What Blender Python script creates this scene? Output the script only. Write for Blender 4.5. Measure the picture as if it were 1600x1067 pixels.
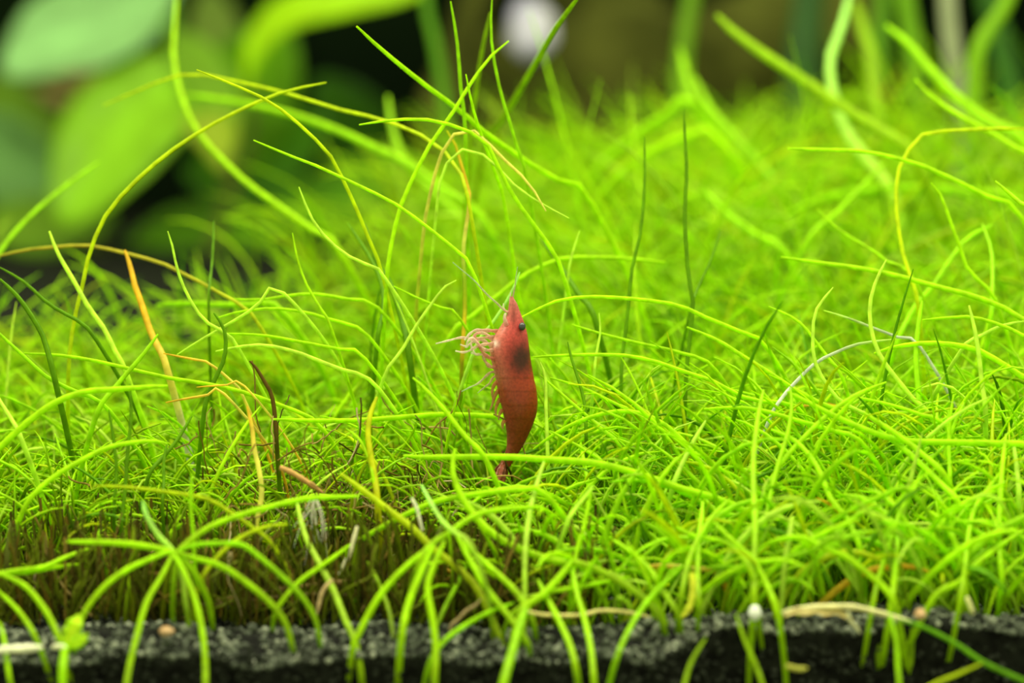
# Aquarium lawn with a red shrimp.  1 Blender unit = 1 centimetre.
import bpy, math, random
import numpy as np
from mathutils import Vector

scene = bpy.context.scene
for o in list(bpy.data.objects):
    bpy.data.objects.remove(o)
COL = scene.collection

# ------------------------------------------------------------------ camera, world, light, exposure
F_PX = 4000.0
H = 5.45
PITCH = math.atan(350.0 / F_PX)
CAM = np.array([0.0, -30.0, H])
FWD = np.array([0.0, math.cos(PITCH), -math.sin(PITCH)])
UP = np.array([0.0, math.sin(PITCH), math.cos(PITCH)])
RIGHT = np.array([1.0, 0.0, 0.0])

cd = bpy.data.cameras.new('camera')
cam = bpy.data.objects.new('camera', cd)
COL.objects.link(cam)
cam.location = CAM
cam.rotation_euler = (math.pi / 2 - PITCH, 0, 0)
cd.sensor_width = 36.0
cd.lens = F_PX / 1600.0 * 36.0
cd.clip_start = 0.5
cd.clip_end = 500
cd.dof.use_dof = True
cd.dof.focus_distance = 29.7
cd.dof.aperture_fstop = 0.125
scene.camera = cam

w = bpy.data.worlds.new('room')
scene.world = w
w.use_nodes = True
bg = w.node_tree.nodes['Background']
bg.inputs[0].default_value = (0.92, 1.0, 0.5, 1)
bg.inputs[1].default_value = 0.95

def area(name, loc, target, sx, sy, power, col):
    l = bpy.data.lights.new(name, 'AREA')
    l.shape = 'RECTANGLE'
    l.size, l.size_y = sx, sy
    l.energy = power
    l.color = col
    o = bpy.data.objects.new(name, l)
    o.location = loc
    o.rotation_euler = (Vector(target) - Vector(loc)).to_track_quat('-Z', 'Y').to_euler()
    COL.objects.link(o)
    return o

# the tank's lamp bar, hung over the front half of the tank
area('tank_lamp', (0, -2.5, 23), (0, 1, 0), 44, 14, 15500, (1.0, 0.96, 0.70))

vs = scene.view_settings
vs.view_transform = 'Standard'
vs.look = 'None'
vs.exposure = 0.0
vs.gamma = 1.0
vs.use_curve_mapping = False
scene.cycles.max_bounces = 14
scene.cycles.diffuse_bounces = 10
scene.cycles.transmission_bounces = 10

rng = np.random.default_rng(11)
random.seed(5)

# ------------------------------------------------------------------ helpers
def unproject(px, py, d):
    px = np.asarray(px, float); py = np.asarray(py, float); d = np.asarray(d, float)
    return CAM + d[..., None] * (FWD + ((px - 800) / F_PX)[..., None] * RIGHT + ((533.5 - py) / F_PX)[..., None] * UP)

def project(P):
    r = P - CAM
    d = r @ FWD
    return 800 + F_PX * (r @ RIGHT) / d, 533.5 - F_PX * (r @ UP) / d, d

def smooth(a, b, x):
    t = np.clip((np.asarray(x, float) - a) / (b - a), 0, 1)
    return t * t * (3 - 2 * t)

EDGE_L, EDGE_R = -3.62, -3.22
def edge_y(x):
    x = np.asarray(x, float)
    return EDGE_L + (EDGE_R - EDGE_L) * smooth(1.4, 2.3, x) + 0.05 * np.sin(x * 3.1) + 0.03 * np.sin(x * 7.7 + 1)

def ground(x, y):
    x = np.asarray(x, float); y = np.asarray(y, float)
    k = smooth(1.4, 2.4, x)
    ys = [-3.7, -3.05, -2.5, -1.6, 0, 15, 30, 60]
    zl = np.interp(y, ys, [-0.24, 0.02, -0.10, -0.04, 0.3, 2.0, 2.4, 2.7])
    zr = np.interp(y, [-3.7, -3.25, -3.0, -2.4, -1.5, 0, 15, 30, 60], [-0.15, 0.03, 0.13, 0.06, 0.0, 0.3, 2.0, 2.4, 2.7])
    z = zl * (1 - k) + zr * k
    z = z + 0.035 * np.sin(x * 2.3 + 0.6 * y) + 0.02 * np.sin(x * 6.1 - y * 4.0)
    return np.where(y < edge_y(x) - 0.02, -1.05, z)

def new_mesh(name, verts, faces, cols=None, smooth_shade=True):
    """verts (N,3), faces: array (M,3|4)."""
    me = bpy.data.meshes.new(name)
    verts = np.asarray(verts, np.float32); faces = np.asarray(faces, np.int32)
    me.vertices.add(len(verts)); me.vertices.foreach_set('co', verts.ravel())
    n = faces.shape[1]
    me.loops.add(faces.size); me.loops.foreach_set('vertex_index', faces.ravel())
    me.polygons.add(len(faces))
    me.polygons.foreach_set('loop_start', np.arange(0, faces.size, n, dtype=np.int32))
    me.polygons.foreach_set('use_smooth', np.full(len(faces), smooth_shade))
    me.update(calc_edges=True)
    if cols is not None:
        a = me.color_attributes.new('pigment', 'FLOAT_COLOR', 'POINT')
        c = np.ones((len(verts), 4), np.float32); c[:, :3] = cols
        a.data.foreach_set('color', c.ravel())
    me.validate()
    return me

def link(name, me, mat, parent=None, loc=None):
    o = bpy.data.objects.new(name, me)
    COL.objects.link(o)
    if mat is not None and len(me.materials) == 0:
        me.materials.append(mat)
    if parent is not None:
        o.parent = parent
    if loc is not None:
        o.location = loc
    return o

def tag(o, label=None, cat=None, group=None, kind=None):
    if label: o['label'] = label
    if cat: o['category'] = cat
    if group: o['group'] = group
    if kind: o['kind'] = kind
    return o

def empty(name, loc):
    o = bpy.data.objects.new(name, None)
    o.empty_display_size = 0.2
    o.location = loc
    COL.objects.link(o)
    return o

def tubes(paths, radii, cols, sides=3, flat=1.0, roll=None):
    """paths (B,S,3), radii (B,S), cols (B,S,3): batch of closed tapering tubes -> verts, quads, colours."""
    B, S, _ = paths.shape
    t = np.gradient(paths, axis=1)
    t /= np.linalg.norm(t, axis=2, keepdims=True) + 1e-9
    ref = np.zeros((B, 1, 3)); ref[..., 1] = 1.0
    if roll is not None:
        ref = np.stack([np.sin(roll), np.cos(roll), 0.15 * np.ones_like(roll)], -1)[:, None, :]
    a = np.cross(t, ref); a /= np.linalg.norm(a, axis=2, keepdims=True) + 1e-6
    b = np.cross(a, t)
    ang = np.arange(sides) / sides * 2 * math.pi
    off = (a[:, :, None, :] * np.cos(ang)[None, None, :, None] + flat * b[:, :, None, :] * np.sin(ang)[None, None, :, None])
    v = paths[:, :, None, :] + off * radii[:, :, None, None]
    idx = np.arange(B * S * sides).reshape(B, S, sides)
    q = np.stack([idx[:, :-1, :], np.roll(idx[:, :-1, :], -1, 2), np.roll(idx[:, 1:, :], -1, 2), idx[:, 1:, :]], -1)
    c = np.repeat(cols[:, :, None, :], sides, 2)
    return v.reshape(-1, 3), q.reshape(-1, 4), c.reshape(-1, 3)

def spline(P, n):
    """Catmull-Rom through P (K,3) resampled evenly in arc length to n points."""
    P = np.asarray(P, float)
    Q = np.vstack([2 * P[0] - P[1], P, 2 * P[-1] - P[-2]])
    out = []
    for i in range(len(P) - 1):
        p0, p1, p2, p3 = Q[i:i + 4]
        for u in np.linspace(0, 1, 12, endpoint=False):
            out.append(0.5 * (2 * p1 + (p2 - p0) * u + (2 * p0 - 5 * p1 + 4 * p2 - p3) * u * u + (3 * p1 - p0 - 3 * p2 + p3) * u ** 3))
    out.append(P[-1])
    out = np.array(out)
    s = np.concatenate([[0], np.cumsum(np.linalg.norm(np.diff(out, axis=0), axis=1))])
    u = np.linspace(0, s[-1], n)
    return np.stack([np.interp(u, s, out[:, k]) for k in range(3)], 1), u / s[-1]

# ------------------------------------------------------------------ materials
def nodes_of(name):
    m = bpy.data.materials.new(name)
    m.use_nodes = True
    nt = m.node_tree
    nt.nodes.clear()
    return m, nt, nt.nodes.new, nt.links.new

def leaf_material(name, translucency=0.5, rough=0.38, noise_scale=9.0, noise_amt=0.22, spec=0.2):
    m, nt, N, L = nodes_of(name)
    at = N('ShaderNodeAttribute'); at.attribute_name = 'pigment'
    tc = N('ShaderNodeTexCoord')
    nz = N('ShaderNodeTexNoise'); nz.inputs['Scale'].default_value = noise_scale; nz.inputs['Detail'].default_value = 4
    L(tc.outputs['Object'], nz.inputs['Vector'])
    mr = N('ShaderNodeMapRange')
    mr.inputs['From Min'].default_value = 0.3; mr.inputs['From Max'].default_value = 0.7
    mr.inputs['To Min'].default_value = 1 - noise_amt; mr.inputs['To Max'].default_value = 1 + noise_amt * 0.6
    L(nz.outputs['Fac'], mr.inputs['Value'])
    mx = N('ShaderNodeVectorMath'); mx.operation = 'SCALE'
    L(at.outputs['Color'], mx.inputs[0]); L(mr.outputs['Result'], mx.inputs['Scale'])
    pb = N('ShaderNodeBsdfPrincipled')
    pb.inputs['Roughness'].default_value = rough
    pb.inputs['Specular IOR Level'].default_value = spec
    L(mx.outputs[0], pb.inputs['Base Color'])
    tr = N('ShaderNodeBsdfTranslucent')
    L(mx.outputs[0], tr.inputs['Color'])
    ms = N('ShaderNodeMixShader'); ms.inputs[0].default_value = translucency
    L(pb.outputs[0], ms.inputs[1]); L(tr.outputs[0], ms.inputs[2])
    out = N('ShaderNodeOutputMaterial'); L(ms.outputs[0], out.inputs['Surface'])
    return m

def rough_material(name, c1, c2, scale, rough=0.85, bump=0.3, detail=6, c3=None):
    m, nt, N, L = nodes_of(name)
    tc = N('ShaderNodeTexCoord')
    nz = N('ShaderNodeTexNoise'); nz.inputs['Scale'].default_value = scale; nz.inputs['Detail'].default_value = detail
    L(tc.outputs['Object'], nz.inputs['Vector'])
    cr = N('ShaderNodeValToRGB')
    cr.color_ramp.elements[0].position = 0.35; cr.color_ramp.elements[0].color = (*c1, 1)
    cr.color_ramp.elements[1].position = 0.68; cr.color_ramp.elements[1].color = (*c2, 1)
    if c3:
        e = cr.color_ramp.elements.new(0.8); e.color = (*c3, 1)
    L(nz.outputs['Fac'], cr.inputs[0])
    pb = N('ShaderNodeBsdfPrincipled'); pb.inputs['Roughness'].default_value = rough
    pb.inputs['Specular IOR Level'].default_value = 0.08
    L(cr.outputs[0], pb.inputs['Base Color'])
    bp = N('ShaderNodeBump'); bp.inputs['Strength'].default_value = bump; bp.inputs['Distance'].default_value = 0.05
    L(nz.outputs['Fac'], bp.inputs['Height']); L(bp.outputs[0], pb.inputs['Normal'])
    out = N('ShaderNodeOutputMaterial'); L(pb.outputs[0], out.inputs['Surface'])
    return m

M_BLADE = leaf_material('grass_blade_skin', 0.5, 0.4)
M_LEAF = leaf_material('broad_leaf_skin', 0.35, 0.35, noise_scale=1.2, noise_amt=0.18)
M_ROOT = leaf_material('root_fibre', 0.25, 0.6, noise_scale=6)
M_SHRIMP = leaf_material('shrimp_shell', 0.18, 0.3, noise_scale=34.0, noise_amt=0.28, spec=0.45)
M_LIMB = leaf_material('shrimp_limb', 0.55, 0.3, noise_scale=30.0, noise_amt=0.3, spec=0.5)
_nt = M_LIMB.node_tree            # glassy limbs: part of the light passes straight through
_out = [n for n in _nt.nodes if n.type == 'OUTPUT_MATERIAL'][0]
_src = _out.inputs['Surface'].links[0].from_socket
_tp = _nt.nodes.new('ShaderNodeBsdfTransparent'); _mx = _nt.nodes.new('ShaderNodeMixShader'); _mx.inputs[0].default_value = 0.32
_nt.links.new(_src, _mx.inputs[1]); _nt.links.new(_tp.outputs[0], _mx.inputs[2]); _nt.links.new(_mx.outputs[0], _out.inputs['Surface'])
M_SOIL = rough_material('dark_soil', (0.004, 0.004, 0.004), (0.018, 0.02, 0.016), 7.0)
M_BACK = rough_material('dark_back_wall', (0.001, 0.004, 0.001), (0.004, 0.011, 0.003), 0.25, rough=0.95, bump=0.0, detail=2)
M_WOOD = rough_material('waterlogged_wood', (0.036, 0.04, 0.006), (0.11, 0.118, 0.02), 0.5, bump=0.6)
M_STONE = rough_material('pale_stone', (0.46, 0.43, 0.74), (0.78, 0.74, 0.95), 1.2, bump=0.2)
M_BEAD = rough_material('white_pebble', (0.7, 0.72, 0.7), (0.85, 0.87, 0.85), 8, rough=0.25, bump=0.05)
M_TAN = rough_material('tan_pebble', (0.35, 0.2, 0.09), (0.6, 0.4, 0.24), 8, bump=0.2)
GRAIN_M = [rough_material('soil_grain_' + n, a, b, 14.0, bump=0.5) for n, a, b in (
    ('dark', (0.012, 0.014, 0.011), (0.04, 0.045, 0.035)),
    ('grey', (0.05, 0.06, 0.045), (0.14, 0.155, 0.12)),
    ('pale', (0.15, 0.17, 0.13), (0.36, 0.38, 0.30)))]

# pigments (linear)
PIG = {
    'lime': (0.56, 0.92, 0.003), 'green': (0.46, 0.84, 0.003), 'dgreen': (0.18, 0.46, 0.004), 'dark': (0.17, 0.39, 0.002),
    'yl': (0.64, 0.80, 0.004), 'pale': (0.66, 0.93, 0.08), 'mint': (0.52, 0.90, 0.24), 'olive': (0.36, 0.58, 0.004),
    'oliv2': (0.40, 0.66, 0.004), 'yellow': (0.68, 0.72, 0.008), 'cream': (0.86, 0.82, 0.16), 'orange': (0.88, 0.58, 0.03),
    'pink': (0.62, 0.56, 0.05), 'brown': (0.16, 0.10, 0.012), 'white': (0.86, 0.86, 0.86), 'lilac': (0.60, 0.66, 0.52),
}
GRAD = {  # pigment along a blade from tip to base
    'pink': ['pink', 'pink', 'yl', 'green'], 'brown': ['brown', 'brown', 'dark', 'green'],
    'yelor': ['orange', 'cream', 'cream', 'yl', 'yl'], 'orwh': ['orange', 'orange', 'cream', 'white', 'lilac'],
    'with': ['yellow', 'orange', 'cream', 'olive', 'orange', 'olive', 'olive', 'orange', 'olive'], 'orange': ['orange', 'cream', 'orange', 'orange'], 'whit': ['pale', 'lilac', 'white', 'lilac', 'pale', 'pale'],
    'cream': ['cream', 'cream', 'yl', 'lime'], 'pale': ['pale', 'pale', 'lime', 'lime'], 'yl': ['yl', 'yl', 'yl', 'lime'],
    'mint': ['mint', 'pale', 'lime'], 'lime': ['lime', 'lime', 'lime', 'green'],
}
def pigments(key, u):
    g = np.array([PIG[k] for k in GRAD.get(key, [key, key])])
    x = np.linspace(0, 1, len(g))
    return np.stack([np.interp(u, x, g[:, k]) for k in range(3)], -1)

# ------------------------------------------------------------------ setting: soil, back wall
def build_floor():
    xs = np.concatenate([np.linspace(-40, -16.5, 24), np.linspace(-16, 16, 161), np.linspace(16.5, 40, 24)])
    rows = []
    # shelf in front, steep front face, then the bed going back
    for x in xs:
        e = float(edge_y(x)); zt = float(ground(x, e + 0.01))
        ys = [e - 1.6, e + 0.02, e + 0.05, e + 0.06, e + 0.03, e + 0.01]
        zs = [-1.05, -1.05, -0.98, -0.55, zt - 0.10, zt - 0.02]
        back = np.concatenate([np.linspace(e + 0.12, -2, 14), np.linspace(-1.7, 6, 20), np.linspace(7, 48, 22)])
        rows.append(np.stack([np.full(len(ys) + len(back), x), np.concatenate([ys, back]), np.concatenate([zs, ground(np.full(len(back), x), back)])], 1))
    V = np.array(rows); nx, ny, _ = V.shape
    V[:, :, 2] += rng.normal(0, 0.012, (nx, ny))
    idx = np.arange(nx * ny).reshape(nx, ny)
    F = np.stack([idx[:-1, :-1], idx[1:, :-1], idx[1:, 1:], idx[:-1, 1:]], -1).reshape(-1, 4)
    return link('floor', new_mesh('floor', V.reshape(-1, 3), F), M_SOIL)
floor = tag(build_floor(), 'dark grey granular aquarium soil under the grass, cut off in front', kind='structure')

def box(name, x0, x1, y0, y1, z0, z1, mat):
    v = [(x, y, z) for x in (x0, x1) for y in (y0, y1) for z in (z0, z1)]
    f = [(0, 1, 3, 2), (4, 6, 7, 5), (0, 4, 5, 1), (2, 3, 7, 6), (0, 2, 6, 4), (1, 5, 7, 3)]
    return link(name, new_mesh(name, v, f, smooth_shade=False), mat)
tag(box('wall_back', -40, 40, 47, 47.6, 0, 26, M_BACK), 'dark green-black back wall of the tank', kind='structure')

# soil grains
def grain_mesh(seed, sub=1, r=1.0):
    import bmesh
    bm = bmesh.new()
    bmesh.ops.create_icosphere(bm, subdivisions=sub, radius=r)
    rd = random.Random(seed)
    for v in bm.verts:
        v.co *= rd.uniform(0.72, 1.18)
        v.co.z *= 0.8
    me = bpy.data.meshes.new('grain')
    bm.to_mesh(me); bm.free()
    return me
GR = []
for i in range(9):
    me = grain_mesh(i, 2 if i < 3 else 1)
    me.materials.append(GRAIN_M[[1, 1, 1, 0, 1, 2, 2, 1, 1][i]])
    for p in me.polygons: p.use_smooth = True
    GR.append(me)
cnt = 0
for k in range(300):
    x = random.uniform(-5.6, 5.6)
    e = float(edge_y(x))
    y = e + 0.03 + abs(random.gauss(0, 0.28))
    r = random.uniform(0.032, 0.062) * (1.25 if random.random() < .12 else 1)
    o = link('grain', random.choice(GR), None, floor)
    o.location = (x, y, float(ground(x, y)) + r * 0.3)
    o.scale = (r * random.uniform(.9, 1.3), r, r)
    o.rotation_euler = (random.uniform(0, 6), random.uniform(0, 6), random.uniform(0, 6))
# the rest of the grains joined
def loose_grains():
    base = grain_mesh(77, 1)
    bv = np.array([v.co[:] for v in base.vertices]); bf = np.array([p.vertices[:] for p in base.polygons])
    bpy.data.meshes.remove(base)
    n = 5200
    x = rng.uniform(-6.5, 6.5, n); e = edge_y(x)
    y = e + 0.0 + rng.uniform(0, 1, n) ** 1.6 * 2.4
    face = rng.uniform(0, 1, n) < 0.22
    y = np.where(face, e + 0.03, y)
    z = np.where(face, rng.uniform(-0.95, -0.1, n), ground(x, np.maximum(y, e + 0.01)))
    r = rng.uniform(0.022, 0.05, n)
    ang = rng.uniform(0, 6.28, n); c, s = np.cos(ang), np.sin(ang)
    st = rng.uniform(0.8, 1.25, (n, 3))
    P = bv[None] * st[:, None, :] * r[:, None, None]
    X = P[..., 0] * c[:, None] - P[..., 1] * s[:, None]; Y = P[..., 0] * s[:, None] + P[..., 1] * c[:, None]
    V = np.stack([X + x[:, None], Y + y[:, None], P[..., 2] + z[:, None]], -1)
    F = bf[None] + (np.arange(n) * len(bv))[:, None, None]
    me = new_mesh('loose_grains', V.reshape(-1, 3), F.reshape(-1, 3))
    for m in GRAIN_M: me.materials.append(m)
    mi = np.repeat(np.where(face, 0, rng.choice([0, 1, 2], n, p=[.25, .58, .17])), len(bf)).astype(np.int32)  # lit top lighter, unlit face all dark: light and shade put into grain colour
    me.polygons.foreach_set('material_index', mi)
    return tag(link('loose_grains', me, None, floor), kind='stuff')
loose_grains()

# ------------------------------------------------------------------ grass
def auto_depth(y):
    return float(np.interp(y, [150, 300, 400, 500, 600, 700, 800, 900, 990, 1067], [32.3, 31.8, 31.3, 30.6, 29.8, 28.9, 28, 27.3, 26.8, 26.2]))

def blade_path(pts, dt, db, n):
    """pixel polyline tip->base with depths -> 3D path from tip down to a root in the soil."""
    px = np.array(pts, float)
    seg = np.concatenate([[0], np.cumsum(np.hypot(*np.diff(px, axis=0).T))]); u = seg / seg[-1]
    d = dt + (db - dt) * u
    P = unproject(px[:, 0], px[:, 1], d)
    t = P[-1] - P[-2]; t /= np.linalg.norm(t)
    b = P[-1]
    g = float(ground(b[0], b[1]))
    h = b[2] - g
    if h > 0.08:
        side = t * min(0.3, 0.25 * h)
        m = b + np.array([t[0] * 0.3 * h, 0.12 * h, -0.45 * h + 0.1 * h * t[2]])
        r = np.array([m[0] + side[0] * 0.4, m[1] + 0.1, 0.0])
        r[2] = float(ground(r[0], r[1])) - 0.06
        P = np.vstack([P, m, r])
    return spline(P, n)

def taper(u, blunt=False):
    # u from tip (0) to base (1)
    return np.interp(u, [0, 0.03, 0.12, 0.35, 0.8, 1], [0.35, 0.62, 0.85, 1.0, 1.0, 0.8])

def blade_object(name, pts, dt, db, wpx, col, parent=None, n=26, flat=0.55, origin=None):
    path, u = blade_path(pts, dt, db, n)
    dm = 0.5 * (dt + db)
    r = 0.5 * wpx * 0.92 * dm / F_PX * taper(u)
    c = pigments(col, u) * random.uniform(0.92, 1.06)
    if db < 27.6:  # front blades: shade near the soil painted into their lower pigment
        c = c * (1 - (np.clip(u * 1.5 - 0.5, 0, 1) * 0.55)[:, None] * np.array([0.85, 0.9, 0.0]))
    if origin is None:
        origin = path[-1].copy()
    v, q, cc = tubes((path - origin)[None], r[None], c[None], sides=6, flat=flat)
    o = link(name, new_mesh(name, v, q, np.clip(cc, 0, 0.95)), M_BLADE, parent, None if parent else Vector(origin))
    return o, path

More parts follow.
